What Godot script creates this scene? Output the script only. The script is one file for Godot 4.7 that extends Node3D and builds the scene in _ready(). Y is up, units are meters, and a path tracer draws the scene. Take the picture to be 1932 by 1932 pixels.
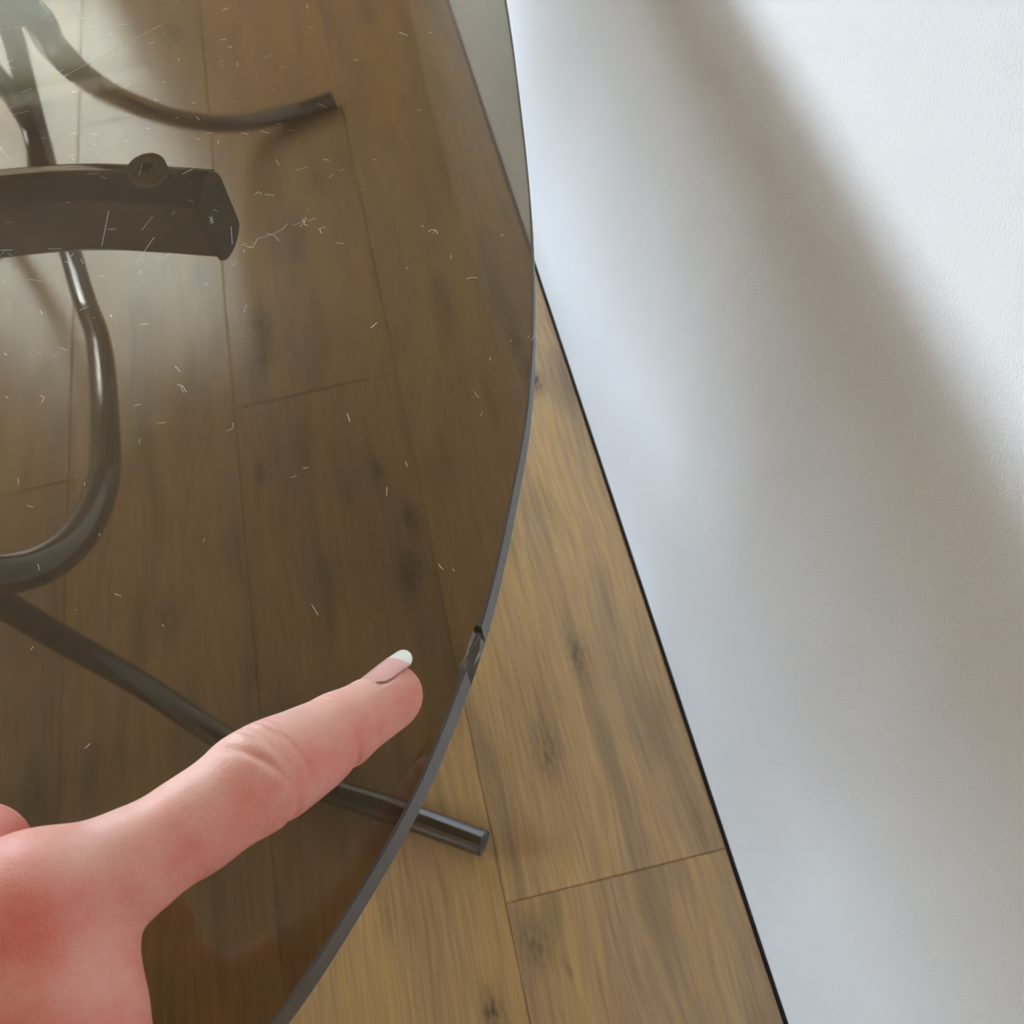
extends Node3D
# A pointing hand over a chipped smoked-glass dining table beside a white wall, seen from above.
# Metres; x to the right (towards the white wall), y up, -z along the wall towards the window wall.

const PITCH := 0.2185        # width of one floor plank
const SEAM := -0.0475        # x of the first long seam left of the wall
const PLANK := 1.38         # length of one floor plank
const WALL_X := 0.1755
const TOP_Y := 0.75          # upper face of the glass
const GLASS := 0.012
const MID := Vector2(-0.43, -0.863)   # centre of the table (x, z)

var taken := {}
var M := {}


func _ready() -> void:
	build_camera_and_light()
	build_materials()
	build_room()
	build_floor()
	build_table()
	build_hand()
	build_dust()


# ---------------------------------------------------------------- camera, sky, exposure
func build_camera_and_light() -> void:
	var cam := Camera3D.new()
	cam.name = "camera"
	var attr := CameraAttributesPhysical.new()
	attr.frustum_focal_length = 23.05
	attr.exposure_aperture = 30.0
	attr.frustum_focus_distance = 0.285
	attr.frustum_near = 0.02
	attr.frustum_far = 60.0
	cam.attributes = attr
	cam.fov = 54.98
	cam.near = 0.02
	cam.far = 60.0
	cam.transform = Transform3D(Basis(Vector3(0.97311, -0.08251, 0.21506), Vector3(0.22576, 0.52705, -0.81930), Vector3(-0.04574, 0.84582, 0.53150)).orthonormalized(), Vector3(0, 1, 0))
	add_child(cam)
	cam.current = true
	var sky_mat := ProceduralSkyMaterial.new()
	sky_mat.sky_top_color = Color(0.76, 0.86, 0.97)
	sky_mat.sky_horizon_color = Color(0.90, 0.95, 0.99)
	sky_mat.ground_horizon_color = Color(0.60, 0.62, 0.62)
	sky_mat.ground_bottom_color = Color(0.45, 0.45, 0.43)
	sky_mat.sky_energy_multiplier = 1.0
	var sky := Sky.new()
	sky.sky_material = sky_mat
	var env := Environment.new()
	env.background_mode = Environment.BG_SKY
	env.sky = sky
	env.background_energy_multiplier = 4.0
	env.tonemap_mode = Environment.TONE_MAPPER_LINEAR
	env.tonemap_exposure = 7.1
	env.sdfgi_enabled = true
	env.ssao_enabled = true
	env.ssil_enabled = true
	var we := WorldEnvironment.new()
	we.name = "environment"
	we.environment = env
	add_child(we)


# ---------------------------------------------------------------- helpers
func numbered(called: String) -> String:
	if not taken.has(called):
		taken[called] = 0
		return called
	taken[called] += 1
	return "%s_%03d" % [called, taken[called]]


func thing(called: String, label: String, category: String, at := Vector3.ZERO) -> Node3D:
	var o := Node3D.new()
	o.name = numbered(called)
	o.position = at
	o.set_meta("label", label)
	if category != "":
		o.set_meta("category", category)
	add_child(o)
	return o


func put(called: String, mesh: Mesh, mat: Material, parent: Node = self) -> MeshInstance3D:
	var o := MeshInstance3D.new()
	o.name = numbered(called) if parent == self else called
	o.mesh = mesh
	o.material_override = mat
	o.cast_shadow = GeometryInstance3D.SHADOW_CASTING_SETTING_ON
	parent.add_child(o, true)
	return o


func structure(o: Node, label: String, category: String) -> void:
	o.set_meta("kind", "structure")
	o.set_meta("label", label)
	o.set_meta("category", category)


func arrays(v: PackedVector3Array, n: PackedVector3Array, uv: PackedVector2Array, idx: PackedInt32Array, col := PackedColorArray()) -> ArrayMesh:
	var a := []
	a.resize(Mesh.ARRAY_MAX)
	a[Mesh.ARRAY_VERTEX] = v
	a[Mesh.ARRAY_NORMAL] = n
	if uv.size() > 0:
		a[Mesh.ARRAY_TEX_UV] = uv
	if col.size() > 0:
		a[Mesh.ARRAY_COLOR] = col
	a[Mesh.ARRAY_INDEX] = idx
	var m := ArrayMesh.new()
	m.add_surface_from_arrays(Mesh.PRIMITIVE_TRIANGLES, a)
	return m


func tri(st: SurfaceTool, a: Vector3, b: Vector3, c: Vector3, out: Vector3) -> void:
	# one flat triangle whose front looks along out
	var n := (b - a).cross(c - a)
	var face := n.normalized()
	if n.dot(out) > 0.0:
		st.set_normal(face); st.add_vertex(a)
		st.set_normal(face); st.add_vertex(c)
		st.set_normal(face); st.add_vertex(b)
	else:
		st.set_normal(-face); st.add_vertex(a)
		st.set_normal(-face); st.add_vertex(b)
		st.set_normal(-face); st.add_vertex(c)


func quad(st: SurfaceTool, a: Vector3, b: Vector3, c: Vector3, d: Vector3, out: Vector3) -> void:
	tri(st, a, b, c, out)
	tri(st, a, c, d, out)


func add_box(st: SurfaceTool, lo: Vector3, hi: Vector3) -> void:
	var p := []
	for i in 8:
		p.append(Vector3(hi.x if i & 1 else lo.x, hi.y if i & 2 else lo.y, hi.z if i & 4 else lo.z))
	quad(st, p[0], p[2], p[6], p[4], Vector3.LEFT)
	quad(st, p[1], p[3], p[7], p[5], Vector3.RIGHT)
	quad(st, p[0], p[1], p[5], p[4], Vector3.DOWN)
	quad(st, p[2], p[3], p[7], p[6], Vector3.UP)
	quad(st, p[0], p[1], p[3], p[2], Vector3.FORWARD)
	quad(st, p[4], p[5], p[7], p[6], Vector3.BACK)


func box(lo: Vector3, hi: Vector3) -> ArrayMesh:
	var st := SurfaceTool.new()
	st.begin(Mesh.PRIMITIVE_TRIANGLES)
	add_box(st, lo, hi)
	return st.commit()


func spline(pts: Array, steps: int) -> PackedVector3Array:
	# Catmull-Rom through all points
	var out := PackedVector3Array()
	for i in pts.size() - 1:
		var p0: Vector3 = pts[maxi(i - 1, 0)]
		var p1: Vector3 = pts[i]
		var p2: Vector3 = pts[i + 1]
		var p3: Vector3 = pts[mini(i + 2, pts.size() - 1)]
		if i == 0:
			p0 = p1 * 2.0 - p2
		if i + 2 >= pts.size():
			p3 = p2 * 2.0 - p1
		for k in steps:
			out.append(p1.cubic_interpolate(p2, p0, p3, float(k) / steps))
	out.append(pts[pts.size() - 1])
	return out


func sweep(path: PackedVector3Array, section: PackedVector2Array, side: Vector3) -> ArrayMesh:
	# section.x runs along side (kept square to the path), section.y along the third axis; closed with flat caps
	var v := PackedVector3Array()
	var n := PackedVector3Array()
	var uv := PackedVector2Array()
	var idx := PackedInt32Array()
	var c := section.size()
	var keep := side
	var run := 0.0
	for i in path.size():
		var t := (path[mini(i + 1, path.size() - 1)] - path[maxi(i - 1, 0)]).normalized()
		var s := (keep - t * keep.dot(t)).normalized()
		keep = s
		var b := t.cross(s)
		if i > 0:
			run += path[i].distance_to(path[i - 1])
		for j in c + 1:
			var q := section[j % c]
			var e := section[(j + 1) % c] - section[(j + c - 1) % c]
			v.append(path[i] + s * q.x + b * q.y)
			n.append((s * e.y - b * e.x).normalized())
			uv.append(Vector2(float(j) / c, run))
	for i in path.size() - 1:
		for j in c:
			var a := i * (c + 1) + j
			idx.append_array(PackedInt32Array([a, a + c + 1, a + c + 2, a, a + c + 2, a + 1]))
	for e in 2:
		var at := 0 if e == 0 else path.size() - 1
		var t2 := (path[0] - path[1]).normalized() if e == 0 else (path[at] - path[at - 1]).normalized()
		var first := v.size()
		v.append(path[at]); n.append(t2); uv.append(Vector2.ZERO)
		for j in c:
			v.append(v[at * (c + 1) + j]); n.append(t2); uv.append(Vector2.ZERO)
		for j in c:
			var p := first + 1 + j
			var q2 := first + 1 + (j + 1) % c
			if e == 0:
				idx.append_array(PackedInt32Array([first, p, q2]))
			else:
				idx.append_array(PackedInt32Array([first, q2, p]))
	return arrays(v, n, uv, idx)


func ring(r: float, sides: int) -> PackedVector2Array:
	var out := PackedVector2Array()
	for i in sides:
		out.append(Vector2(cos(TAU * i / sides), sin(TAU * i / sides)) * r)
	return out


func stadium(w: float, h: float, per: int) -> PackedVector2Array:
	# flat-sided oval, w along x and h along y, counter-clockwise
	var out := PackedVector2Array()
	var r := w / 2.0
	for i in per + 1:
		var a := PI * i / per
		out.append(Vector2(r * cos(a), h / 2.0 - r + r * sin(a)))
	for i in per + 1:
		var a := PI + PI * i / per
		out.append(Vector2(r * cos(a), -h / 2.0 + r + r * sin(a)))
	return out


func bar_section() -> PackedVector2Array:
	# crowned top, upright sides, rounded foot; x towards the near side, y up; counter-clockwise
	var out := PackedVector2Array()
	var hw := 0.0118
	for k in 7:
		out.append(Vector2(hw, lerpf(-0.0095, 0.0120, k / 6.0)))
	for k in 7:
		var a := lerpf(0.0, PI / 2 - 0.38, k / 6.0)
		out.append(Vector2(hw - 0.0032 + 0.0032 * cos(a), 0.0130 + 0.0032 * sin(a)))
	for k in range(1, 14):
		var a := lerpf(PI / 2 - 0.36, PI / 2 + 0.36, k / 14.0)
		out.append(Vector2(0.0245 * cos(a), -0.0060 + 0.0245 * sin(a)))
	for k in 7:
		var a := lerpf(PI / 2 + 0.38, PI, k / 6.0)
		out.append(Vector2(-hw + 0.0032 + 0.0032 * cos(a), 0.0130 + 0.0032 * sin(a)))
	for k in 7:
		out.append(Vector2(-hw, lerpf(0.0120, -0.0095, k / 6.0)))
	for k in range(1, 14):
		var a := PI + PI * k / 14.0
		out.append(Vector2(hw * cos(a), -0.0095 + 0.0090 * sin(a)))
	return out


func lathe(profile: PackedVector2Array, sides: int, axis: Basis, at: Vector3) -> ArrayMesh:
	# profile of (radius, height), closed; turned round axis.y
	var v := PackedVector3Array()
	var n := PackedVector3Array()
	var idx := PackedInt32Array()
	var c := profile.size()
	for i in sides:
		var a := TAU * i / sides
		var out := Vector3(cos(a), 0, sin(a))
		for j in c:
			var e := profile[(j + 1) % c] - profile[(j + c - 1) % c]
			var q := profile[j]
			v.append(at + axis * (out * q.x + Vector3.UP * q.y))
			n.append((axis * (out * e.y - Vector3.UP * e.x)).normalized())
	for i in sides:
		for j in c:
			var a := i * c + j
			var b := i * c + (j + 1) % c
			var a2 := ((i + 1) % sides) * c + j
			var b2 := ((i + 1) % sides) * c + (j + 1) % c
			idx.append_array(PackedInt32Array([a, a2, b2, a, b2, b]))
	return arrays(v, n, PackedVector2Array(), idx)


# ---------------------------------------------------------------- materials
func mat(c: Color, rough: float, metal := 0.0) -> StandardMaterial3D:
	var m := StandardMaterial3D.new()
	m.albedo_color = c
	m.roughness = rough
	m.metallic = metal
	return m


func noise_tex(size: int, freq: float, seed_: int, octaves := 3) -> NoiseTexture2D:
	var n := FastNoiseLite.new()
	n.noise_type = FastNoiseLite.TYPE_SIMPLEX_SMOOTH
	n.frequency = freq
	n.seed = seed_
	n.fractal_octaves = octaves
	var t := NoiseTexture2D.new()
	t.width = size
	t.height = size
	t.seamless = true
	t.noise = n
	return t


func build_materials() -> void:
	var wall := mat(Color(0.90, 0.90, 0.89), 0.75)
	wall.heightmap_enabled = true
	wall.heightmap_scale = 0.015
	wall.heightmap_texture = noise_tex(512, 0.055, 5, 2)
	wall.uv1_triplanar = true
	wall.uv1_world_triplanar = true
	wall.uv1_scale = Vector3(19, 19, 19)
	M.wall = wall
	M.paint = mat(Color(0.92, 0.87, 0.80), 0.8)
	M.frame = mat(Color(0.86, 0.87, 0.87), 0.4)
	M.dark = mat(Color(0.03, 0.03, 0.035), 0.9)
	M.underlay = mat(Color(0.20, 0.14, 0.09), 0.95)
	var pane := mat(Color(1, 1, 1, 0.02), 0.02)
	pane.transparency = BaseMaterial3D.TRANSPARENCY_ALPHA
	M.pane = pane
	var smoke := mat(Color(0.57, 0.525, 0.45, 0.0), 0.03)
	smoke.refraction_enabled = true
	smoke.refraction_scale = 0.05
	M.smoke = smoke
	M.glass_edge = mat(Color(0.29, 0.265, 0.24), 0.35)
	var clear := mat(Color(0.95, 0.94, 0.90, 0.62), 0.12)
	clear.refraction_enabled = true
	clear.refraction_scale = 0.04
	M.clear = clear
	var blind := mat(Color(0.86, 0.85, 0.80), 0.9)
	blind.backlight_enabled = true
	blind.backlight = Color(0.90, 0.89, 0.85)
	M.blind = blind
	var skin := mat(Color.WHITE, 0.48)
	skin.vertex_color_use_as_albedo = true
	skin.subsurf_scatter_enabled = true
	skin.subsurf_scatter_strength = 0.12
	skin.heightmap_enabled = true
	skin.heightmap_scale = 0.012
	skin.heightmap_texture = noise_tex(512, 0.05, 9, 3)
	skin.uv1_triplanar = true
	skin.uv1_scale = Vector3(45, 45, 45)
	M.skin = skin
	M.nail = mat(Color(0.90, 0.70, 0.66), 0.22)
	M.nail_tip = mat(Color(0.90, 0.90, 0.84), 0.25)
	M.sleeve = mat(Color(0.10, 0.10, 0.12), 0.9)
	M.lint = mat(Color(0.93, 0.93, 0.92), 0.8)
	M.chrome = mat(Color(0.52, 0.52, 0.53), 0.09, 1.0)
	M.broken = mat(Color(0.42, 0.40, 0.37), 0.05, 0.9)
	M.hole = mat(Color(0.10, 0.10, 0.10), 0.5)
	M.bar = mat(Color(0.47, 0.47, 0.48), 0.07, 1.0)
	M.cap = mat(Color(0.25, 0.25, 0.24), 0.5)
	M.foot_cap = mat(Color(0.30, 0.31, 0.31), 0.35)


# ---------------------------------------------------------------- the room
func build_room() -> void:
	var lo := Vector3(-3.2, 0, -2.8)
	var hi := Vector3(WALL_X, 2.4, 2.4)
	var w := put("wall_right", box(Vector3(WALL_X, 0.006, lo.z - 0.2), Vector3(WALL_X + 0.15, hi.y + 0.1, hi.z + 0.2)), M.wall)
	structure(w, "white painted wall with a fine orange-peel texture beside the table", "wall")
	var gap := put("trim_1", box(Vector3(WALL_X - 0.006, -0.012, lo.z), Vector3(WALL_X + 0.01, 0.0055, hi.z)), M.dark)
	gap.position.x = 0.0045
	structure(gap, "thin black joint between the floorboards and the white wall", "joint")
	var ce := put("ceiling", box(Vector3(lo.x - 0.2, hi.y, lo.z - 0.2), Vector3(hi.x + 0.15, hi.y + 0.15, hi.z + 0.2)), M.paint)
	structure(ce, "plain white ceiling over the dining corner", "ceiling")
	# left wall: the bright window that lights the table
	var za := -2.0
	var zb := -0.55
	var wt := 1.75
	var ws := 0.64
	var sl := SurfaceTool.new()
	sl.begin(Mesh.PRIMITIVE_TRIANGLES)
	add_box(sl, Vector3(lo.x - 0.2, -0.02, lo.z - 0.2), Vector3(lo.x, hi.y, za))
	add_box(sl, Vector3(lo.x - 0.2, -0.02, zb), Vector3(lo.x, hi.y, hi.z + 0.2))
	add_box(sl, Vector3(lo.x - 0.2, wt, za), Vector3(lo.x, hi.y, zb))
	add_box(sl, Vector3(lo.x - 0.2, -0.02, za), Vector3(lo.x, ws, zb))
	var wl := put("wall_left", sl.commit(), M.paint)
	structure(wl, "painted wall with the bright window across the room from the table", "wall")
	var win2 := Node3D.new()
	win2.name = "window_2"
	win2.position = Vector3(lo.x - 0.14, ws, zb)
	win2.rotation.y = PI / 2
	structure(win2, "wide bright window across the room from the white wall", "window")
	add_child(win2)
	fill_window(win2, zb - za, wt - ws)
	var wf := put("wall_front", box(Vector3(lo.x, -0.02, hi.z), Vector3(hi.x, hi.y, hi.z + 0.2)), M.paint)
	structure(wf, "plain painted wall facing the window", "wall")
	# window wall: opening from the floor to 2.2 m
	var a := -1.6
	var b := -0.605
	var top := 2.19
	var sill := 0.42
	var st := SurfaceTool.new()
	st.begin(Mesh.PRIMITIVE_TRIANGLES)
	add_box(st, Vector3(lo.x, -0.02, lo.z - 0.2), Vector3(a, hi.y, lo.z))
	add_box(st, Vector3(b, -0.02, lo.z - 0.2), Vector3(hi.x, hi.y, lo.z))
	add_box(st, Vector3(a, top, lo.z - 0.2), Vector3(b, hi.y, lo.z))
	add_box(st, Vector3(a, -0.02, lo.z - 0.2), Vector3(b, sill, lo.z))
	var wb := put("wall_back", st.commit(), M.paint)
	structure(wb, "painted wall around the tall balcony window, mirrored in the glass", "wall")
	var win := Node3D.new()
	win.name = "window_1"
	win.position = Vector3(a, sill, lo.z - 0.14)
	structure(win, "tall balcony window, mirrored as a pale patch in the glass", "window")
	add_child(win)
	fill_window(win, b - a, top - sill)
	# roller blind, let down behind the frame
	var bl := SurfaceTool.new()
	bl.begin(Mesh.PRIMITIVE_TRIANGLES)
	add_box(bl, Vector3(0, 1.34, 0.10), Vector3(b - a, top - sill - 0.03, 0.102))
	add_box(bl, Vector3(0, 1.32, 0.095), Vector3(b - a, 1.34, 0.107))
	var blind := put("blind", bl.commit(), M.blind, win)
	blind.set_meta("label", "pale roller blind let down over the balcony window")


func fill_window(win: Node3D, wd: float, ht: float) -> void:
	var f := SurfaceTool.new()
	f.begin(Mesh.PRIMITIVE_TRIANGLES)
	add_box(f, Vector3(0, 0, 0), Vector3(0.05, ht, 0.06))
	add_box(f, Vector3(wd - 0.05, 0, 0), Vector3(wd, ht, 0.06))
	add_box(f, Vector3(0.05, ht - 0.05, 0), Vector3(wd - 0.05, ht, 0.06))
	add_box(f, Vector3(0.05, 0, 0), Vector3(wd - 0.05, 0.06, 0.06))
	add_box(f, Vector3(wd / 2 - 0.03, 0.06, 0.005), Vector3(wd / 2 + 0.03, ht - 0.05, 0.055))
	put("window_frame", f.commit(), M.frame, win)
	put("pane", box(Vector3(0.05, 0.06, 0.028), Vector3(wd / 2 - 0.03, ht - 0.05, 0.032)), M.pane, win)
	put("pane", box(Vector3(wd / 2 + 0.03, 0.06, 0.028), Vector3(wd - 0.05, ht - 0.05, 0.032)), M.pane, win)


# ---------------------------------------------------------------- floorboards
func wood_texture(seed_: int, knots: Array, tone: Color) -> ImageTexture:
	# one plank: 240 px across its width, 1408 px along its length; knots are (x 0..1, along 0..1, size in m, strength)
	var w := 240
	var h := 1408
	var fine := FastNoiseLite.new()
	fine.noise_type = FastNoiseLite.TYPE_SIMPLEX_SMOOTH
	fine.seed = seed_
	fine.frequency = 1.0
	fine.fractal_type = FastNoiseLite.FRACTAL_NONE
	var data := PackedByteArray()
	data.resize(w * h * 3)
	var o := 0
	for j in h:
		var z := PLANK * j / h
		for i in w:
			var x := PITCH * i / w
			var wx := x + 0.006 * fine.get_noise_2d(x * 9.0, z * 3.2)
			var dark := 0.0
			for k in knots:
				var dx: float = x - k[0] * PITCH
				var dz: float = (z - k[1] * PLANK) * 0.42
				var d2: float = (dx * dx + dz * dz) / (k[2] * k[2])
				if d2 < 9.0:
					var e := exp(-d2)
					wx += 0.006 * k[3] * e * signf(dx) * (1.0 - e)
					dark += k[3] * e * (0.75 + 0.5 * fine.get_noise_2d(x * 160.0, z * 60.0))
			var broad := fine.get_noise_2d(wx * 16.0 + 50.0, z * 2.1)
			var streak := fine.get_noise_2d(wx * 120.0, z * 3.5 + 9.0)
			var hair := fine.get_noise_2d(wx * 330.0, z * 14.0 + 31.0)
			var smoke := maxf(0.0, fine.get_noise_2d(wx * 24.0 - 40.0, z * 4.4 + 70.0) - 0.25)
			var v := 1.0 + 0.14 * broad + 0.11 * streak + 0.14 * hair
			var r := tone.r * v
			var g := tone.g * v
			var b := tone.b * v * (1.0 - 0.12 * broad - 0.08 * streak)
			var k2 := clampf(dark + smoke * 0.45, 0.0, 0.85)
			r = lerpf(r, 0.035, k2)
			g = lerpf(g, 0.027, k2)
			b = lerpf(b, 0.024, k2)
			data[o] = int(255.0 * pow(clampf(r, 0.0, 1.0), 0.4545))
			data[o + 1] = int(255.0 * pow(clampf(g, 0.0, 1.0), 0.4545))
			data[o + 2] = int(255.0 * pow(clampf(b, 0.0, 1.0), 0.4545))
			o += 3
	return ImageTexture.create_from_image(Image.create_from_data(w, h, false, Image.FORMAT_RGB8, data))


func plank_mesh(x0: float, x1: float, z0: float, z1: float) -> ArrayMesh:
	# along -z from z0 to z1 (distances ahead); chamfered upper edges; u across, v along the board
	var c := 0.0011
	var g := 0.00015
	var dep := 0.0012
	var v := PackedVector3Array()
	var n := PackedVector3Array()
	var uv := PackedVector2Array()
	var idx := PackedInt32Array()
	var o := [Vector2(x0 + g, z0 + g), Vector2(x1 - g, z0 + g), Vector2(x1 - g, z1 - g), Vector2(x0 + g, z1 - g)]
	var t := [Vector2(x0 + g + c, z0 + g + c), Vector2(x1 - g - c, z0 + g + c), Vector2(x1 - g - c, z1 - g - c), Vector2(x0 + g + c, z1 - g - c)]
	var nn := [Vector3(0, 0.7, 0.7), Vector3(0.7, 0.7, 0), Vector3(0, 0.7, -0.7), Vector3(-0.7, 0.7, 0)]
	for p in t:
		v.append(Vector3(p.x, 0, -p.y)); n.append(Vector3.UP)
		uv.append(Vector2((p.x - x0) / PITCH, (p.y - z0) / PLANK))
	idx.append_array(PackedInt32Array([0, 2, 1, 0, 3, 2]))
	for s in 4:
		var e := (s + 1) % 4
		var first := v.size()
		for q in [[t[s], 0.0], [t[e], 0.0], [o[e], -dep], [o[s], -dep]]:
			v.append(Vector3(q[0].x, q[1], -q[0].y)); n.append(nn[s])
			uv.append(Vector2((q[0].x - x0) / PITCH, (q[0].y - z0) / PLANK))
		for q in [[o[s], -dep], [o[e], -dep], [o[e], -0.008], [o[s], -0.008]]:
			v.append(Vector3(q[0].x, q[1], -q[0].y)); n.append((nn[s] * Vector3(1, 0, 1)).normalized())
			uv.append(Vector2((q[0].x - x0) / PITCH, (q[0].y - z0) / PLANK))
		for k in [0, 4]:
			var a: int = first + k
			idx.append_array(PackedInt32Array([a, a + 1, a + 2, a, a + 2, a + 3]))
	# wind by normals
	for k in range(0, idx.size(), 3):
		var fn := (v[idx[k + 1]] - v[idx[k]]).cross(v[idx[k + 2]] - v[idx[k]])
		if fn.dot(n[idx[k]]) > 0.0:
			var sw := idx[k + 1]
			idx[k + 1] = idx[k + 2]
			idx[k + 2] = sw
	return arrays(v, n, uv, idx)


func build_floor() -> void:
	var fl := Node3D.new()
	fl.name = "floor"
	structure(fl, "brown oak-look laminate floor laid in long planks along the wall", "floor")
	add_child(fl)
	put("underlay", box(Vector3(-3.25, -0.03, -2.85), Vector3(WALL_X + 0.12, -0.006, 2.45)), M.underlay, fl)
	# per texture: knots
	var sets := [
		[[0.79, 0.451, 0.010, 0.9], [0.75, 0.50, 0.008, 0.6], [0.33, 0.10, 0.014, 0.5], [0.6, 0.17, 0.012, 0.45]],   # strip A, ahead of the joint
		[[0.45, 0.80, 0.010, 0.4], [0.2, 0.95, 0.005, 0.35], [0.72, 0.86, 0.016, 0.3], [0.08, 0.97, 0.012, 0.5]],     # strip A, near
		[[0.91, 0.832, 0.009, 0.9], [0.86, 0.782, 0.012, 0.9], [0.11, 0.917, 0.008, 0.75], [0.78, 0.89, 0.007, 0.6], [0.45, 0.80, 0.016, 0.35], [0.85, 0.44, 0.008, 0.8]],
		[[0.22, 0.10, 0.016, 0.75], [0.22, 0.055, 0.014, 0.5], [0.72, 0.30, 0.014, 0.5], [0.5, 0.2, 0.02, 0.35]],
		[[0.14, 0.52, 0.010, 0.6], [0.75, 0.60, 0.014, 0.6], [0.5, 0.35, 0.012, 0.4], [0.55, 0.75, 0.012, 0.5]],
		[[0.8, 0.16, 0.012, 0.6], [0.3, 0.5, 0.010, 0.7], [0.6, 0.8, 0.012, 0.5]],
	]
	var tones := [Color(0.503, 0.306, 0.134), Color(0.474, 0.290, 0.128), Color(0.464, 0.274, 0.117), Color(0.492, 0.290, 0.128), Color(0.503, 0.306, 0.138), Color(0.447, 0.274, 0.126)]
	var woods := []
	for i in sets.size():
		var m := mat(Color.WHITE, 0.24)
		m.albedo_texture = wood_texture(40 + i * 7, sets[i], tones[i])
		m.metallic_specular = 0.66
		woods.append(m)
	var rng := RandomNumberGenerator.new()
	rng.seed = 11
	var joint := {0: 0.196, 1: 0.879, 2: 1.556, 3: 0.822}
	for s in 15:
		var x0 := SEAM - PITCH * s
		var x1 := x0 + PITCH
		if s == 0:
			x1 = WALL_X - 0.0022
		if x0 < -3.2:
			x0 = -3.2
		var z: float = joint[s] if joint.has(s) else rng.randf_range(0.0, PLANK)
		var board := 2.0 if s == 2 else PLANK
		while z > -2.4:
			z -= board
		while z < 2.8:
			var z0 := maxf(z, -2.4)
			var z1 := minf(z + board, 2.8)
			var t := rng.randi_range(0, 5)
			if s == 0:
				t = 0 if z > 0.1 else 1
			elif s == 1:
				t = 3 if z > 0.8 else 2
			elif s == 2:
				t = 4 if z < 1.0 else 5
			elif s == 3:
				t = 5 if z < 0.5 else 4
			if z1 - z0 > 0.01:
				put("plank", plank_mesh(x0, x1, z0, z1), woods[t], fl)
			z += board


# ---------------------------------------------------------------- the table
func outline() -> PackedVector2Array:
	# plan of the glass: right half measured along its edge, the rest by symmetry
	var q := [Vector2(-0.43, 0.075), Vector2(-0.34, 0.070), Vector2(-0.26, 0.055), Vector2(-0.19, 0.033), Vector2(-0.135, 0.007), Vector2(-0.0985, -0.0145), Vector2(-0.0702, -0.0359),
		Vector2(-0.0494, -0.0566), Vector2(-0.0293, -0.0801), Vector2(-0.0121, -0.1066), Vector2(0.0015, -0.1315), Vector2(0.0167, -0.1672), Vector2(0.0280, -0.1972), Vector2(0.0381, -0.2338),
		Vector2(0.0492, -0.2857), Vector2(0.0594, -0.3496), Vector2(0.0691, -0.4199), Vector2(0.080, -0.520), Vector2(0.089, -0.640), Vector2(0.0945, -0.750), Vector2(0.0965, -0.863)]
	var half: Array[Vector2] = []
	for p in q:
		half.append(p)
	for i in range(q.size() - 2, -1, -1):
		half.append(Vector2(q[i].x, 2.0 * MID.y - q[i].y))
	var all: Array[Vector2] = half.duplicate()
	for i in range(half.size() - 2, 0, -1):
		all.append(Vector2(2.0 * MID.x - half[i].x, half[i].y))
	var out := PackedVector2Array()
	var c := all.size()
	for i in c:
		var n := 26 if all[i].is_equal_approx(Vector2(0.0015, -0.1315)) else 6
		for k in n:
			out.append(all[i].cubic_interpolate(all[(i + 1) % c], all[(i + c - 1) % c], all[(i + 2) % c], float(k) / n))
	return out


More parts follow.
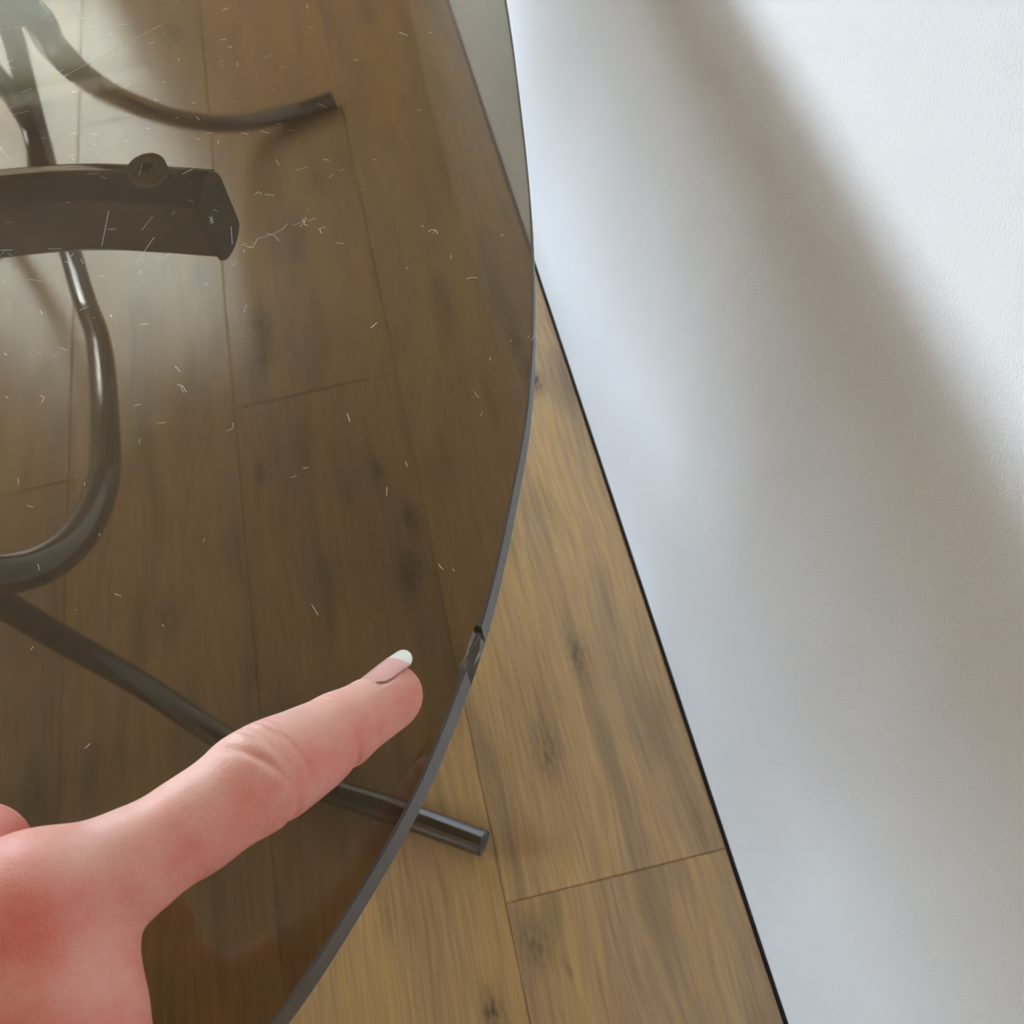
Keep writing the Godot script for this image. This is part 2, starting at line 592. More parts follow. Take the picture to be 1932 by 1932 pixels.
func build_table() -> void:
	var t := thing("dining_table", "oval dining table with a chipped smoked-glass top on curved dark chrome tubes", "table")
	var o := outline()
	var c := o.size()
	var ch := 0.0007
	var face := SurfaceTool.new()
	face.begin(Mesh.PRIMITIVE_TRIANGLES)
	var edge := SurfaceTool.new()
	edge.begin(Mesh.PRIMITIVE_TRIANGLES)
	var inn := PackedVector2Array()
	var nor := PackedVector2Array()
	# the chipped stretch of the edge: three scallops broken out of the upper rim
	var chip_a := Vector2(-0.0022, -0.1247)
	var chip_b := Vector2(-0.0119, -0.1070)
	var chip := SurfaceTool.new()
	chip.begin(Mesh.PRIMITIVE_TRIANGLES)
	var rng := RandomNumberGenerator.new()
	rng.seed = 21
	var along := PackedFloat32Array()
	for i in c:
		var e := (o[(i + 1) % c] - o[(i + c - 1) % c]).normalized()
		var nn := Vector2(e.y, -e.x)
		if nn.dot(o[i] - MID) < 0.0:
			nn = -nn
		nor.append(nn)
		var ct := (o[i] - chip_a).dot(chip_b - chip_a) / (chip_b - chip_a).length_squared()
		if (o[i] - chip_a.lerp(chip_b, clampf(ct, 0, 1))).length() > 0.002 or ct < 0.0 or ct > 1.0:
			ct = -1.0
		along.append(ct)
		var bite := 0.0
		if ct >= 0.0:
			bite = 0.0013 * pow(absf(sin(PI * 3.0 * pow(ct, 0.8))), 0.6) * sqrt(sin(PI * ct)) + rng.randf_range(0.0, 0.0003)
		inn.append(o[i] - nn * (ch + bite))
	var chips := []
	var y1 := TOP_Y
	var y0 := TOP_Y - GLASS
	var mid3 := Vector3(MID.x, 0, MID.y)
	for i in c:
		var k := (i + 1) % c
		var a := Vector3(inn[i].x, 0, inn[i].y)
		var b := Vector3(inn[k].x, 0, inn[k].y)
		tri(face, mid3 + Vector3.UP * y1, a + Vector3.UP * y1, b + Vector3.UP * y1, Vector3.UP)
		tri(face, mid3 + Vector3.UP * y0, a + Vector3.UP * y0, b + Vector3.UP * y0, Vector3.DOWN)
		var oa := Vector3(o[i].x, 0, o[i].y)
		var ob := Vector3(o[k].x, 0, o[k].y)
		var out := Vector3(nor[i].x, 0, nor[i].y)
		if along[i] >= 0.0 and along[k] >= 0.0:
			chips.append([a, b, oa, ob, out])
			continue
		quad(edge, a + Vector3.UP * y1, b + Vector3.UP * y1, ob + Vector3.UP * (y1 - ch), oa + Vector3.UP * (y1 - ch), out + Vector3.UP)
		quad(edge, oa + Vector3.UP * (y1 - ch), ob + Vector3.UP * (y1 - ch), ob + Vector3.UP * (y0 + ch), oa + Vector3.UP * (y0 + ch), out)
		quad(edge, a + Vector3.UP * y0, b + Vector3.UP * y0, ob + Vector3.UP * (y0 + ch), oa + Vector3.UP * (y0 + ch), out + Vector3.DOWN)
	var gl := put("tabletop", face.commit(), M.smoke, t)
	gl.set_meta("label", "smoked grey-brown glass top with one chip in its edge")
	put("ground_edge", edge.commit(), M.glass_edge, gl)
	# broken facets of the chip: rows from the bitten rim down to the lower arris
	var rows := 5
	var last := PackedVector3Array()
	for q in chips.size():
		var cur := PackedVector3Array()
		for e in 2:
			var p_in: Vector3 = chips[q][e]
			var p_out: Vector3 = chips[q][2 + e]
			var col := PackedVector3Array()
			for r in rows + 1:
				var f := float(r) / rows
				var p := p_in.lerp(p_out, smoothstep(0.0, 0.75, f)) + Vector3.UP * lerpf(y1, y0 + ch, f)
				if r > 0 and r < rows:
					p += chips[q][4] * rng.randf_range(-0.0013, 0.0004) + Vector3.UP * rng.randf_range(-0.0009, 0.0009)
				col.append(p)
			if (e == 0 and q == 0) or (e == 1 and q == chips.size() - 1):
				for r in rows:
					var h1 := Vector3(p_out.x, lerpf(y1 - ch, y0 + ch, float(r) / rows), p_out.z)
					var h2 := Vector3(p_out.x, lerpf(y1 - ch, y0 + ch, float(r + 1) / rows), p_out.z)
					quad(chip, col[r], col[r + 1], h2, h1, chips[q][4] + Vector3.UP * 0.3)
			if e == 0 and q == 0:
				last = col
			elif e == 1:
				cur = col
		for r in rows:
			quad(chip, last[r], cur[r], cur[r + 1], last[r + 1], chips[q][4] + Vector3.UP * 0.3)
		quad(chip, last[rows], cur[rows], chips[q][1] + Vector3.UP * y0, chips[q][0] + Vector3.UP * y0, chips[q][4] + Vector3.DOWN)
		last = cur
	var cm := put("chip", chip.commit(), M.broken, gl)
	cm.set_meta("label", "glittering chip broken out of the glass edge")
	# crossbars, their end caps and bumpers (near one seen, far one by symmetry)
	var bar_y := 0.7135
	var bar := [Vector3(-0.0755, bar_y, -0.3567), Vector3(-0.1027, bar_y, -0.3682), Vector3(-0.1263, bar_y, -0.3770), Vector3(-0.1502, bar_y, -0.3830), Vector3(-0.1741, bar_y, -0.3868),
		Vector3(-0.23, bar_y, -0.394), Vector3(-0.32, bar_y, -0.402), Vector3(-0.43, bar_y, -0.405), Vector3(-0.54, bar_y, -0.402), Vector3(-0.63, bar_y, -0.394), Vector3(-0.6859, bar_y, -0.3868), Vector3(-0.7098, bar_y, -0.3830), Vector3(-0.7337, bar_y, -0.3770), Vector3(-0.7573, bar_y, -0.3682), Vector3(-0.7845, bar_y, -0.3567)]
	for far in 2:
		var p := []
		for q: Vector3 in bar:
			p.append(Vector3(q.x, q.y, 2.0 * MID.y - q.z) if far else q)
		var path := spline(p, 8)
		var b := put("crossbar", sweep(path, bar_section(), Vector3.BACK), M.bar, t)
		for e in 2:
			var at := path[0] if e == 0 else path[path.size() - 1]
			var dir := (path[0] - path[1]).normalized() if e == 0 else (at - path[path.size() - 2]).normalized()
			put("end_cap", sweep(PackedVector3Array([at + dir * 0.0002, at + dir * 0.0016]), bar_section(), Vector3.BACK), M.cap, b)
		for e in 2:
			var bp := Vector3(-0.0965, 0.732, -0.3665)
			if e == 1:
				bp.x = 2.0 * MID.x - bp.x
			if far:
				bp.z = 2.0 * MID.y - bp.z
			# foot of the pad, then the thicker ring that carries the glass round a dark hole
			var prof := PackedVector2Array([Vector2(0.0030, 0.0), Vector2(0.0078, 0.0), Vector2(0.0082, 0.0006), Vector2(0.0082, 0.0014), Vector2(0.0076, 0.0021), Vector2(0.0030, 0.0021)])
			var bm := put("bumper", lathe(prof, 40, Basis(), bp), M.clear, t)
			prof = PackedVector2Array()
			for k in 20:
				var an := TAU * k / 20.0
				prof.append(Vector2(0.0056 + 0.0025 * cos(an), 0.0041 + 0.0019 * sin(an)))
			put("ring", lathe(prof, 40, Basis(), bp), M.clear, bm)
			put("hole", lathe(PackedVector2Array([Vector2(0.0, 0.0020), Vector2(0.0036, 0.0020), Vector2(0.0036, 0.0042), Vector2(0.0, 0.0042)]), 24, Basis(), bp), M.hole, bm)
			bm.set_meta("label", "clear soft plastic ring pad on the crossbar")
	# rail that joins the two crossbars under the middle of the glass
	put("rail", sweep(PackedVector3Array([Vector3(MID.x, 0.708, -0.40), Vector3(MID.x, 0.708, -0.863), Vector3(MID.x, 0.708, 2.0 * MID.y + 0.40)]), stadium(0.030, 0.040, 14), Vector3.RIGHT), M.chrome, t)
	# bent tubes
	var foot := [Vector3(-0.0575, 0.0135, -0.2535), Vector3(-0.127, 0.0135, -0.298), Vector3(-0.214, 0.016, -0.350), Vector3(-0.300, 0.030, -0.417), Vector3(-0.357, 0.085, -0.466), Vector3(-0.398, 0.18, -0.487), Vector3(-0.425, 0.32, -0.487), Vector3(-0.445, 0.48, -0.46), Vector3(-0.45, 0.60, -0.43), Vector3(-0.45, 0.70, -0.407)]
	var far_foot := [Vector3(-0.0590, 0.0135, -1.469), Vector3(-0.131, 0.0140, -1.455), Vector3(-0.2125, 0.0400, -1.4193), Vector3(-0.2666, 0.1350, -1.3119), Vector3(-0.2895, 0.2700, -1.1615), Vector3(-0.2811, 0.4000, -1.0083), Vector3(-0.2728, 0.4900, -0.9221), Vector3(-0.2535, 0.5700, -0.8370), Vector3(-0.330, 0.650, -0.863), Vector3(-0.425, 0.700, -0.863)]
	var loop := [Vector3(-0.42, 0.70, -0.405), Vector3(-0.41, 0.62, -0.385), Vector3(-0.36, 0.53, -0.37), Vector3(-0.306, 0.470, -0.372), Vector3(-0.283, 0.415, -0.418), Vector3(-0.283, 0.358, -0.511), Vector3(-0.309, 0.292, -0.640), Vector3(-0.343, 0.232, -0.808), Vector3(-0.380, 0.194, -0.933), Vector3(-0.413, 0.195, -1.095), Vector3(-0.427, 0.23, -1.21), Vector3(-0.400, 0.36, -1.24), Vector3(-0.38, 0.50, -1.24), Vector3(-0.39, 0.62, -1.27), Vector3(-0.40, 0.70, -1.32)]
	for side in 2:
		for spec in [[foot, 6], [far_foot, 6], [loop, 6]]:
			var p := []
			for q: Vector3 in spec[0]:
				var m := Vector3(2.0 * MID.x - q.x, q.y, q.z)
				if spec[0] == loop:
					m.x -= 0.13 * smoothstep(-1.15, -0.85, q.z)
				elif spec[0] == foot:
					m.x -= 0.08
				p.append(m if side else q)
			var path := spline(p, 8)
			var l := put("leg", sweep(path, ring(0.013, 28), Vector3.UP), M.chrome, t)
			if spec[0] != loop:
				var dir := (path[0] - path[1]).normalized()
				put("end_cap", sweep(PackedVector3Array([path[0], path[0] + dir * 0.0022]), ring(0.0128, 28), Vector3.UP), M.foot_cap, l)


# ---------------------------------------------------------------- the hand
var ba := PackedVector3Array()
var bb := PackedVector3Array()
var ra := PackedFloat32Array()
var rb := PackedFloat32Array()
var f_axis: Vector3
var f_dors: Vector3
var f_side: Vector3
const TIP := Vector3(-0.0261, 0.7827, -0.0949)
const DIP := Vector3(-0.0401, 0.7930, -0.0842)
const PIP := Vector3(-0.0542, 0.8035, -0.0738)
const BLEND := 0.006


func bone(a: Vector3, b: Vector3, r1: float, r2: float) -> void:
	ba.append(a); bb.append(b); ra.append(r1); rb.append(r2)


func bones(p: Vector3, use: PackedInt32Array) -> float:
	var d := 1.0
	for i in use:
		var a := ba[i]
		var ab := bb[i] - a
		var t := clampf((p - a).dot(ab) / ab.length_squared(), 0.0, 1.0)
		var e := (p - a - ab * t).length() - lerpf(ra[i], rb[i], t)
		var h := maxf(BLEND - absf(d - e), 0.0) / BLEND
		d = minf(d, e) - h * h * BLEND * 0.25
	return d


func skin(p: Vector3, use: PackedInt32Array) -> float:
	var d := bones(p, use)
	if absf(d) > 0.004 or (p - PIP).length_squared() > 0.0016:
		return d
	# bed of the nail
	var qn := p - TIP
	var sn := qn.dot(f_axis) * 1000.0
	if sn > -9.0:
		var pn := absf(atan2(qn.dot(f_side), qn.dot(f_dors)))
		d += 0.0009 * smoothstep(-7.6, -6.2, sn) * (1.0 - smoothstep(0.85, 1.08, pn))
	# creases of the pointing finger, in mm along it and radians round it from its back
	for g in CREASES:
		var c: Vector3 = PIP if g[0] == 0.0 else DIP
		var q := p - c
		var s := q.dot(f_axis) * 1000.0
		if absf(s) > 14.0:
			continue
		var phi := atan2(q.dot(f_side), q.dot(f_dors))
		var w: float = (s - g[1] - g[2] * (phi - g[5])) / g[4]
		var m: float = (phi - g[5]) / g[6]
		if absf(w) < 3.0 and absf(m) < 2.5:
			d += g[3] * 0.001 * exp(-w * w - m * m)
	return d


# joint (0 middle, 1 end), place, slant, depth, width, round from the back, spread
const CREASES := [
	[0.0, 4.6, 0.9, 0.55, 0.75, 0.9, 0.75], [0.0, 2.2, 0.6, 0.28, 0.6, 0.45, 0.5], [0.0, 0.2, 1.6, 0.40, 0.7, 0.6, 0.6], [0.0, -2.4, 3.6, 0.80, 1.0, 1.05, 0.55],
	[0.0, -4.6, 2.2, 0.38, 0.8, 0.45, 0.5], [0.0, 6.6, 0.4, 0.22, 0.6, 0.5, 0.5], [0.0, 3.2, 0.5, -0.35, 1.3, 0.35, 0.35], [0.0, -1.0, 0.5, -0.30, 1.2, 0.35, 0.35],
	[0.0, 1.0, -0.6, 0.55, 1.1, 2.7, 0.6], [1.0, 0.6, 0.7, 0.30, 0.6, 0.55, 0.4], [1.0, 2.4, 0.5, 0.20, 0.6, 0.4, 0.35], [1.0, -1.2, 0.8, 0.18, 0.5, 0.4, 0.35], [1.0, 0.0, 0.4, 0.90, 0.9, 2.6, 0.65],
]


func build_hand() -> void:
	var cam_x := Vector3(0.97311, -0.08251, 0.21506)
	var cam_y := Vector3(0.22576, 0.52705, -0.81930)
	var cam_z := Vector3(-0.04574, 0.84582, 0.53150)
	f_axis = (TIP - PIP).normalized()
	f_dors = (cam_x * -0.57 + cam_y * 0.82).normalized() * cos(0.24) + cam_z * sin(0.24)
	f_dors = (f_dors - f_axis * f_dors.dot(f_axis)).normalized()
	f_side = f_dors.cross(f_axis).normalized()
	if f_side.dot(cam_z) < 0.0:
		f_side = -f_side
	var half := (DIP + PIP) * 0.5
	var prox := Vector3(-0.0665, 0.8076, -0.0664)
	var base := Vector3(-0.0794, 0.8112, -0.0600)
	var mcp := Vector3(-0.0925, 0.8171, -0.0556)
	var wrist := Vector3(-0.1482, 0.8235, -0.0329)
	var wi := Vector3(-0.1326, 0.8297, -0.0376)
	# pointing finger
	bone(TIP, DIP, 0.0060, 0.0066)
	bone(TIP - f_dors * 0.0012 - f_axis * 0.003, DIP - f_dors * 0.0012 + f_axis * 0.004, 0.0061, 0.0064)
	bone(DIP, half, 0.0070, 0.0077)
	bone(half, PIP, 0.0077, 0.0086)
	bone(half - f_dors * 0.0010, half - f_dors * 0.0010 + f_axis * 0.002, 0.0076, 0.0074)
	bone(PIP + f_dors * 0.0006 - f_axis * 0.002, PIP + f_dors * 0.0006 + f_axis * 0.003, 0.0087, 0.0084)
	bone(PIP, prox, 0.0086, 0.0086)
	bone(prox, base, 0.0086, 0.0095)
	bone(base, mcp, 0.0095, 0.0115)
	bone(mcp, Vector3(-0.1131, 0.8244, -0.0464), 0.0115, 0.0110)
	bone(Vector3(-0.1131, 0.8244, -0.0464), wi, 0.0110, 0.0130)
	# thumb and the web between
	bone(Vector3(-0.1305, 0.8123, -0.0323), Vector3(-0.0895, 0.8101, -0.0380), 0.0140, 0.0118)
	bone(Vector3(-0.0895, 0.8101, -0.0380), Vector3(-0.0878, 0.7887, -0.0169), 0.0118, 0.0098)
	bone(Vector3(-0.0878, 0.7887, -0.0169), Vector3(-0.0875, 0.7700, -0.0020), 0.0098, 0.0075)
	bone(Vector3(-0.0872, 0.8120, -0.0487), Vector3(-0.1060, 0.8150, -0.0410), 0.0088, 0.0130)
	bone(Vector3(-0.0930, 0.8125, -0.0480), Vector3(-0.0950, 0.8125, -0.0400), 0.0110, 0.0115)
	bone(wi, Vector3(-0.1305, 0.8123, -0.0323), 0.0130, 0.0140)
	# the other fingers, curled
	bone(Vector3(-0.1175, 0.8118, -0.0606), Vector3(-0.1151, 0.7981, -0.0743), 0.0110, 0.0092)
	bone(Vector3(-0.1151, 0.7981, -0.0743), Vector3(-0.1297, 0.7760, -0.0761), 0.0092, 0.0082)
	bone(Vector3(-0.1297, 0.7760, -0.0761), Vector3(-0.1405, 0.7779, -0.0669), 0.0080, 0.0068)
	bone(Vector3(-0.1361, 0.8063, -0.0610), Vector3(-0.1414, 0.7896, -0.0762), 0.0105, 0.0090)
	bone(Vector3(-0.1414, 0.7896, -0.0762), Vector3(-0.1555, 0.7700, -0.0763), 0.0090, 0.0080)
	bone(Vector3(-0.1555, 0.7700, -0.0763), Vector3(-0.1588, 0.7765, -0.0663), 0.0078, 0.0066)
	bone(Vector3(-0.1506, 0.8039, -0.0584), Vector3(-0.1597, 0.7883, -0.0719), 0.0095, 0.0078)
	bone(Vector3(-0.1597, 0.7883, -0.0719), Vector3(-0.1714, 0.7731, -0.0714), 0.0078, 0.0068)
	bone(Vector3(-0.1714, 0.7731, -0.0714), Vector3(-0.1709, 0.7799, -0.0633), 0.0066, 0.0058)
	# palm, wrist, start of the forearm
	bone(mcp, Vector3(-0.1175, 0.8118, -0.0606), 0.0108, 0.0108)
	bone(Vector3(-0.1175, 0.8118, -0.0606), wrist, 0.0110, 0.0160)
	bone(Vector3(-0.1361, 0.8063, -0.0610), wrist, 0.0105, 0.0160)
	bone(Vector3(-0.1506, 0.8039, -0.0584), wrist + Vector3(-0.012, -0.006, -0.004), 0.0095, 0.0150)
	bone(wrist + Vector3(0.012, 0.002, 0.004), wrist + Vector3(-0.012, -0.004, -0.004), 0.0175, 0.0165)
	bone(wrist + Vector3(0.006, 0.0, 0.002), Vector3(-0.205, 0.812, -0.014), 0.0190, 0.0230)
	bone(wrist + Vector3(-0.010, -0.004, -0.004), Vector3(-0.213, 0.806, -0.018), 0.0180, 0.0220)
	var t := thing("hand", "left hand with the index finger stretched out, pointing at the chip in the glass edge", "hand")
	put("skin", hand_mesh(), M.skin, t)
	t.get_child(0).set_meta("label", "bare pink skin with creases at the finger joints")
	build_nail(t)
	# cuff of the sleeve, behind the left edge of the picture
	var sl := spline([Vector3(-0.192, 0.8125, -0.0185), Vector3(-0.24, 0.808, -0.003), Vector3(-0.32, 0.808, 0.03), Vector3(-0.42, 0.82, 0.10)], 5)
	var sec := PackedVector2Array()
	for i in 32:
		var a := TAU * i / 32.0
		sec.append(Vector2(cos(a) * 0.036, sin(a) * 0.033) * (1.0 + 0.03 * sin(a * 5.0)))
	put("sleeve", sweep(sl, sec, Vector3.UP), M.sleeve, t)


func hand_mesh() -> ArrayMesh:
	# surface nets on blocks of cells near the skin
	var h := 0.00085
	var lo := Vector3(-0.240, 0.755, -0.110)
	var hi := Vector3(-0.012, 0.860, 0.016)
	var nx := int((hi.x - lo.x) / h)
	var ny := int((hi.y - lo.y) / h)
	var nz := int((hi.z - lo.z) / h)
	var cells := {}            # cell id -> vertex
	var verts := PackedVector3Array()
	var norms := PackedVector3Array()
	var cols := PackedColorArray()
	var cross := []            # crossing edges: cell id, axis, inside first
	var every := PackedInt32Array(range(ba.size()))
	var bs := 8
	var val := PackedFloat32Array()
	val.resize((bs + 1) * (bs + 1) * (bs + 1))
	var w1 := bs + 1
	var w2 := w1 * w1
	var tone := FastNoiseLite.new()
	tone.noise_type = FastNoiseLite.TYPE_SIMPLEX_SMOOTH
	tone.frequency = 1.0
	tone.seed = 4
	for bz in range(0, nz, bs):
		for by in range(0, ny, bs):
			for bx in range(0, nx, bs):
				var mid := lo + Vector3(bx + 4, by + 4, bz + 4) * h
				var reach := h * bs * 0.87 + 0.0015
				var use := PackedInt32Array()
				var least := 1.0
				var ds := PackedFloat32Array()
				for i in every:
					var a := ba[i]
					var ab := bb[i] - a
					var tt := clampf((mid - a).dot(ab) / ab.length_squared(), 0.0, 1.0)
					var e := (mid - a - ab * tt).length() - lerpf(ra[i], rb[i], tt)
					ds.append(e)
					least = minf(least, e)
				if least > reach + BLEND * 0.5 or least < -reach - BLEND:
					continue
				for i in every:
					if ds[i] < least + 2.0 * reach + BLEND * 1.5:
						use.append(i)
				for z in w1:
					for y in w1:
						for x in w1:
							val[x + y * w1 + z * w2] = skin(lo + Vector3(bx + x, by + y, bz + z) * h, use)
				for z in bs:
					for y in bs:
						for x in bs:
							var at := x + y * w1 + z * w2
							var v0 := val[at]
							var inside := 0
							for k in 8:
								if val[at + (k & 1) + ((k >> 1) & 1) * w1 + (k >> 2) * w2] < 0.0:
									inside += 1
							if inside == 0 or inside == 8:
								continue
							var sum := Vector3.ZERO
							var count := 0
							for k in 8:
								var ck := Vector3(k & 1, (k >> 1) & 1, k >> 2)
								var vk := val[at + (k & 1) + ((k >> 1) & 1) * w1 + (k >> 2) * w2]
								for ax in 3:
									if k & (1 << ax):
										continue
									var m := k | (1 << ax)
									var vm := val[at + (m & 1) + ((m >> 1) & 1) * w1 + (m >> 2) * w2]
									if (vk < 0.0) != (vm < 0.0):
										var f := vk / (vk - vm)
										var cp := ck
										cp[ax] += f
										sum += cp
										count += 1
							var p := lo + (Vector3(bx + x, by + y, bz + z) + sum / count) * h
							var id := ((bz + z) * (ny + 20) + by + y) * (nx + 20) + bx + x
							cells[id] = verts.size()
							verts.append(p)
							var q := 0.0003
							var n := Vector3(skin(p + Vector3(q, 0, 0), use) - skin(p - Vector3(q, 0, 0), use), skin(p + Vector3(0, q, 0), use) - skin(p - Vector3(0, q, 0), use), skin(p + Vector3(0, 0, q), use) - skin(p - Vector3(0, 0, q), use)).normalized()
							norms.append(n)
							cols.append(skin_tone(p, n, tone))
							if (v0 < 0.0) != (val[at + 1] < 0.0):
								cross.append([id, 0, v0 < 0.0])
							if (v0 < 0.0) != (val[at + w1] < 0.0):
								cross.append([id, 1, v0 < 0.0])
							if (v0 < 0.0) != (val[at + w2] < 0.0):
								cross.append([id, 2, v0 < 0.0])
	var step := [1, nx + 20, (nx + 20) * (ny + 20)]
	var idx := PackedInt32Array()
	for c in cross:
		var ax: int = c[1]
		var u: int = step[(ax + 1) % 3]
		var v: int = step[(ax + 2) % 3]
		var id: int = c[0]
		if not (cells.has(id) and cells.has(id - u) and cells.has(id - v) and cells.has(id - u - v)):
			continue
		var a: int = cells[id]
		var b: int = cells[id - u]
		var d: int = cells[id - u - v]
		var e: int = cells[id - v]
		if c[2]:
			idx.append_array(PackedInt32Array([a, d, b, a, e, d]))
		else:
			idx.append_array(PackedInt32Array([a, b, d, a, d, e]))
	return arrays(verts, norms, PackedVector2Array(), idx, cols)


func skin_tone(p: Vector3, n: Vector3, tone: FastNoiseLite) -> Color:
	# real skin colours: paler, yellower backs of the fingers and stretched knuckles, redder palm sides and creases
	var pale := Color(0.89, 0.53, 0.43)
	var red := Color(0.80, 0.19, 0.14)
	var back := smoothstep(-0.2, 0.85, n.dot(f_dors))
	var k := 0.62 - 0.50 * back + 0.22 * tone.get_noise_3d(p.x * 75.0, p.y * 75.0, p.z * 75.0) + 0.10 * tone.get_noise_3d(p.x * 260.0, p.y * 260.0, p.z * 260.0)
	var q := p - PIP
	k += 0.20 * exp(-q.length_squared() / 0.00007) * (1.0 - back)
	k += 0.25 * exp(-(p - TIP).length_squared() / 0.00006) * (1.0 - 0.6 * back)
	k += 0.34 * smoothstep(-0.078, -0.090, p.x)
	var c := pale.lerp(red, clampf(k, 0.0, 1.0))
	return Color(c.r, c.g, c.b)


func build_nail(parent: Node3D) -> void:
	var a := (TIP - DIP).normalized()
	var nn := (f_dors - a * f_dors.dot(a)).normalized()
	var b := nn.cross(a).normalized()
	if b.dot(f_side) < 0.0:
		b = -b
	var nu := 30
	var nv := 24
	var meshes := [[0.0, 0.70, "fingernail", M.nail], [0.70, 1.0, "free_edge", M.nail_tip]]
	var first: Node3D = null
	for spec in meshes:
		var v := PackedVector3Array()
		var n := PackedVector3Array()
		var idx := PackedInt32Array()
		for layer in 2:
			for i in nu + 1:
				for j in nv + 1:
					var u: float = lerpf(spec[0], spec[1], float(i) / nu)
					var w := 2.0 * j / nv - 1.0
					if spec[2] == "free_edge":
						u = lerpf(0.70 - 0.05 * (1.0 - w * w) + 0.03, u, float(i) / nu)
					else:
						u = u * (1.0 + (0.03 - 0.05 * (1.0 - w * w)) / 0.70)
					var over := maxf(0.0, (u - 0.66) / 0.34)
					var wide := sqrt(maxf(0.0, 1.0 - over * over * 0.96)) * minf(1.0, 0.72 + u * 1.6)
					var th := w * wide * 0.93
					var r := 0.00690 + 0.00120 * u - layer * 0.00050
					var s := -0.0070 + 0.0139 * u
					v.append(TIP + a * s + nn * (r * cos(th) - 0.0003 * over) + b * (r * 0.98 * sin(th)))
					n.append((nn * cos(th) + b * sin(th)) * (1.0 if layer == 0 else -1.0))
		var per := (nu + 1) * (nv + 1)
		for layer in 2:
			for i in nu:
				for j in nv:
					var p := layer * per + i * (nv + 1) + j
					for t3 in [[p, p + 1, p + nv + 2], [p, p + nv + 2, p + nv + 1]]:
						var fn: Vector3 = (v[t3[1]] - v[t3[0]]).cross(v[t3[2]] - v[t3[0]])
						if fn.dot(n[t3[0]]) > 0.0:
							idx.append_array(PackedInt32Array([t3[0], t3[2], t3[1]]))
						else:
							idx.append_array(PackedInt32Array(t3))
		var o := put(spec[2], arrays(v, n, PackedVector2Array(), idx), spec[3], parent if first == null else first)
		if first == null:
			first = o
	first.set_meta("label", "long natural nail")
	first.get_child(0).set_meta("label", "white free edge of the nail")


# ---------------------------------------------------------------- lint and scratches on the glass
func ribbon(st: SurfaceTool, pts: Array, wide: float) -> void:
	# a thin ridge of dust lying on the glass (points in mm: x, z)
	for i in pts.size() - 1:
		var p: Vector2 = pts[i]
		var q: Vector2 = pts[i + 1]
		var a := Vector3(p.x * 0.001, TOP_Y + 0.00003, p.y * 0.001)
		var b := Vector3(q.x * 0.001, TOP_Y + 0.00003, q.y * 0.001)
		var s := (b - a).cross(Vector3.UP).normalized() * wide
		var up := Vector3.UP * wide * 0.7
		var am := a + up
		var bm := b + up
		quad(st, a - s, b - s, bm, am, Vector3.UP - s.normalized())
		quad(st, a + s, b + s, bm, am, Vector3.UP + s.normalized())
		tri(st, a - s, a + s, am, a - b)
		tri(st, b - s, b + s, bm, b - a)


func build_dust() -> void:
	var rng := RandomNumberGenerator.new()
	rng.seed = 8
	var sc := SurfaceTool.new()
	sc.begin(Mesh.PRIMITIVE_TRIANGLES)
	for l in SCRATCHES:
		ribbon(sc, l, rng.randf_range(0.00004, 0.00008))
	for i in 70:
		var p := Vector2(rng.randf_range(-260, -20), rng.randf_range(-560, -250))
		var d := Vector2.from_angle(rng.randf_range(-0.9, 0.9)) * rng.randf_range(1.0, 6.0)
		ribbon(sc, [p, p + d], rng.randf_range(0.00002, 0.00004))
	var table := get_node("dining_table/tabletop")
	var s := put("scratches", sc.commit(), M.lint, table)
	s.set_meta("kind", "stuff")
	var st := SurfaceTool.new()
	st.begin(Mesh.PRIMITIVE_TRIANGLES)
	for l in FIBRES:
		ribbon(st, l, rng.randf_range(0.00004, 0.00008))
	for i in 150:
		var p := Vector2(rng.randf_range(-260, 40), rng.randf_range(-560, -130))
		var pts := [p]
		var dir := rng.randf() * TAU
		for k in rng.randi_range(1, 3):
			dir += rng.randf_range(-0.8, 0.8)
			p += Vector2.from_angle(dir) * rng.randf_range(0.3, 1.3)
			pts.append(p)
		ribbon(st, pts, rng.randf_range(0.00003, 0.00006))
	var o := put("lint", st.commit(), M.lint)
	o.set_meta("kind", "stuff")
	o.set_meta("label", "white lint and specks of dust scattered over the smoked glass")
	o.set_meta("category", "lint")


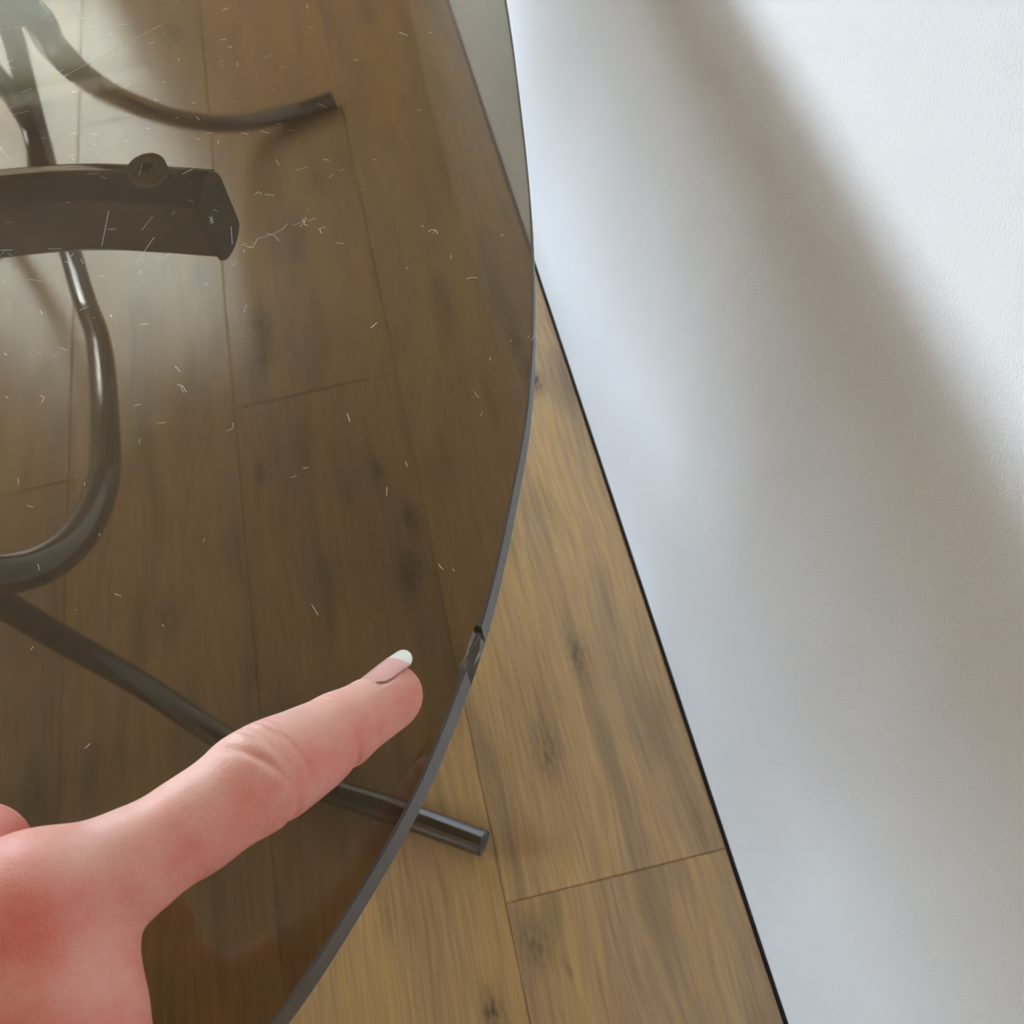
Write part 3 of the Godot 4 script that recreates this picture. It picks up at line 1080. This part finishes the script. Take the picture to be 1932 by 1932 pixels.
# marks seen on the glass, in mm (x, z)
const SCRATCHES := [[Vector2(-96.6, -449.8), Vector2(-85.2, -456.4)],
	[Vector2(-90.7, -443), Vector2(-88.7, -443.9)],
	[Vector2(-160.6, -479.1), Vector2(-148.1, -478.1)],
	[Vector2(-143, -498.5), Vector2(-138.4, -485.3)],
	[Vector2(-130.4, -430.8), Vector2(-96.6, -449.8)],
	[Vector2(-150.7, -411.1), Vector2(-143.6, -410.9)],
	[Vector2(-148.2, -425.6), Vector2(-143.6, -427.5)],
	[Vector2(-156.5, -413.8), Vector2(-143.1, -420.3)],
	[Vector2(-155, -389.5), Vector2(-150, -379)],
	[Vector2(-109.1, -334.5), Vector2(-111.7, -314.8)],
	[Vector2(-109.7, -323.8), Vector2(-106.2, -322.7)],
	[Vector2(-91.9, -325.8), Vector2(-96.4, -318.9)],
	[Vector2(-91.6, -313.5), Vector2(-98.4, -301.8)],
	[Vector2(-79.5, -347.1), Vector2(-75.2, -349)],
	[Vector2(-70.1, -318.2), Vector2(-68.7, -314.3)],
	[Vector2(-69.1, -318.5), Vector2(-69.7, -314.1)],
	[Vector2(-70.4, -315.8), Vector2(-68.3, -316.7)],
	[Vector2(-62.2, -310.4), Vector2(-62.4, -300.4)],
	[Vector2(-146, -311.1), Vector2(-143.7, -312.7)],
	[Vector2(-123.6, -312.6), Vector2(-122.6, -314)],
	[Vector2(-119.7, -310.2), Vector2(-118.6, -307.2)],
	[Vector2(-78.6, -427.5), Vector2(-78, -425.2)],
	[Vector2(-52.9, -415), Vector2(-52.6, -412.1)],
	[Vector2(-18.4, -449), Vector2(-18.1, -445.3)],
	[Vector2(-21.4, -374), Vector2(-18.3, -370.4)],
	[Vector2(-17.5, -243.3), Vector2(-15.1, -245.1)],
	[Vector2(-69.9, -212.2), Vector2(-67.7, -213.2), Vector2(-67.6, -215.2)],
	[Vector2(-84.4, -236.3), Vector2(-83.4, -232.9)],
	[Vector2(-30.4, -208.3), Vector2(-29.9, -204.8)],
	[Vector2(-49.4, -141.8), Vector2(-47.9, -137.9)],
	[Vector2(-21.9, -176.3), Vector2(-22.6, -173.1)],
	[Vector2(-14.8, -184.2), Vector2(-14.6, -182.1)],
	[Vector2(-115, -114.2), Vector2(-113.5, -115.3)],
	[Vector2(-56.7, -457.4), Vector2(-54.1, -459.1)],
	[Vector2(-125.7, -478.4), Vector2(-119.4, -474.2)],
	[Vector2(-119.3, -465.4), Vector2(-113.1, -460.5)],
	[Vector2(-131.1, -432.3), Vector2(-127.1, -431.7)],
	[Vector2(-146.6, -461), Vector2(-143.3, -458.1)],
	[Vector2(-83.2, -325.8), Vector2(-84.5, -324)],
	[Vector2(-95.6, -358.5), Vector2(-96.9, -352.2)],
	[Vector2(-149, -324.7), Vector2(-150.5, -322.2)],
	[Vector2(-151, -324.8), Vector2(-146.3, -323.6)],
	[Vector2(-54.4, -365.5), Vector2(-51.3, -363.3)],
	[Vector2(-72.4, -382.4), Vector2(-71.1, -379.8)],
	[Vector2(-23.3, -337.8), Vector2(-21, -336.4)],
	[Vector2(15.7, -270), Vector2(15.4, -267.8)],
	[Vector2(8, -288.3), Vector2(8.7, -287.5)],
	[Vector2(18.9, -412.5), Vector2(22.1, -408.9)],
	[Vector2(-42, -344.1), Vector2(-40.9, -340)],
	[Vector2(-18, -328.8), Vector2(-15.9, -329.4)],
	[Vector2(-3.9, -331.4), Vector2(-3, -330.4)]]
const FIBRES := [[Vector2(-57.4, -297.6), Vector2(-54.9, -295.9), Vector2(-52.9, -300.3), Vector2(-46.4, -301.2), Vector2(-43, -302.8), Vector2(-40.8, -305.1)],
	[Vector2(-49.2, -302.1), Vector2(-46.5, -300.1), Vector2(-44.8, -296.6)],
	[Vector2(-34.9, -302.6), Vector2(-33.7, -306.5)],
	[Vector2(-34.9, -302.9), Vector2(-33.4, -301.3)],
	[Vector2(-33.3, -304.2), Vector2(-30, -304.7)],
	[Vector2(-29.3, -298.4), Vector2(-29, -295.7)],
	[Vector2(-29.7, -298.3), Vector2(-27, -298.9)],
	[Vector2(-36.6, -302.3), Vector2(-35.5, -302.5)],
	[Vector2(-52, -325.1), Vector2(-50.4, -326.9), Vector2(-49.1, -324.8)],
	[Vector2(-47.9, -324.4), Vector2(-44.5, -322.7)],
	[Vector2(-58.9, -298.7), Vector2(-56.9, -298.9)],
	[Vector2(-58.5, -296.2), Vector2(-58, -294.3)],
	[Vector2(9.9, -284.2), Vector2(11, -285), Vector2(12.7, -284.2), Vector2(13.1, -282)],
	[Vector2(18.9, -256.3), Vector2(20.5, -256.6), Vector2(22.7, -255.9)],
	[Vector2(-85.4, -237.1), Vector2(-83.5, -235.8), Vector2(-82.4, -232.6)],
	[Vector2(-134.2, -287.3), Vector2(-133.2, -285.1)],
	[Vector2(-137.2, -267.2), Vector2(-134.4, -268.1)],
	[Vector2(-134.3, -266.6), Vector2(-132, -264.9)],
	[Vector2(-126.4, -266.5), Vector2(-123.7, -264.5)],
	[Vector2(-128.6, -262.8), Vector2(-126.3, -263.2)],
	[Vector2(-100.2, -231.9), Vector2(-98, -232)],
	[Vector2(-97.5, -269), Vector2(-94.7, -268.7)],
	[Vector2(-119.6, -282.9), Vector2(-116.1, -283.7)],
	[Vector2(-85.9, -245.7), Vector2(-84.2, -242.7)],
	[Vector2(-132.4, -246), Vector2(-130.9, -244.4), Vector2(-131.9, -242.3)]]
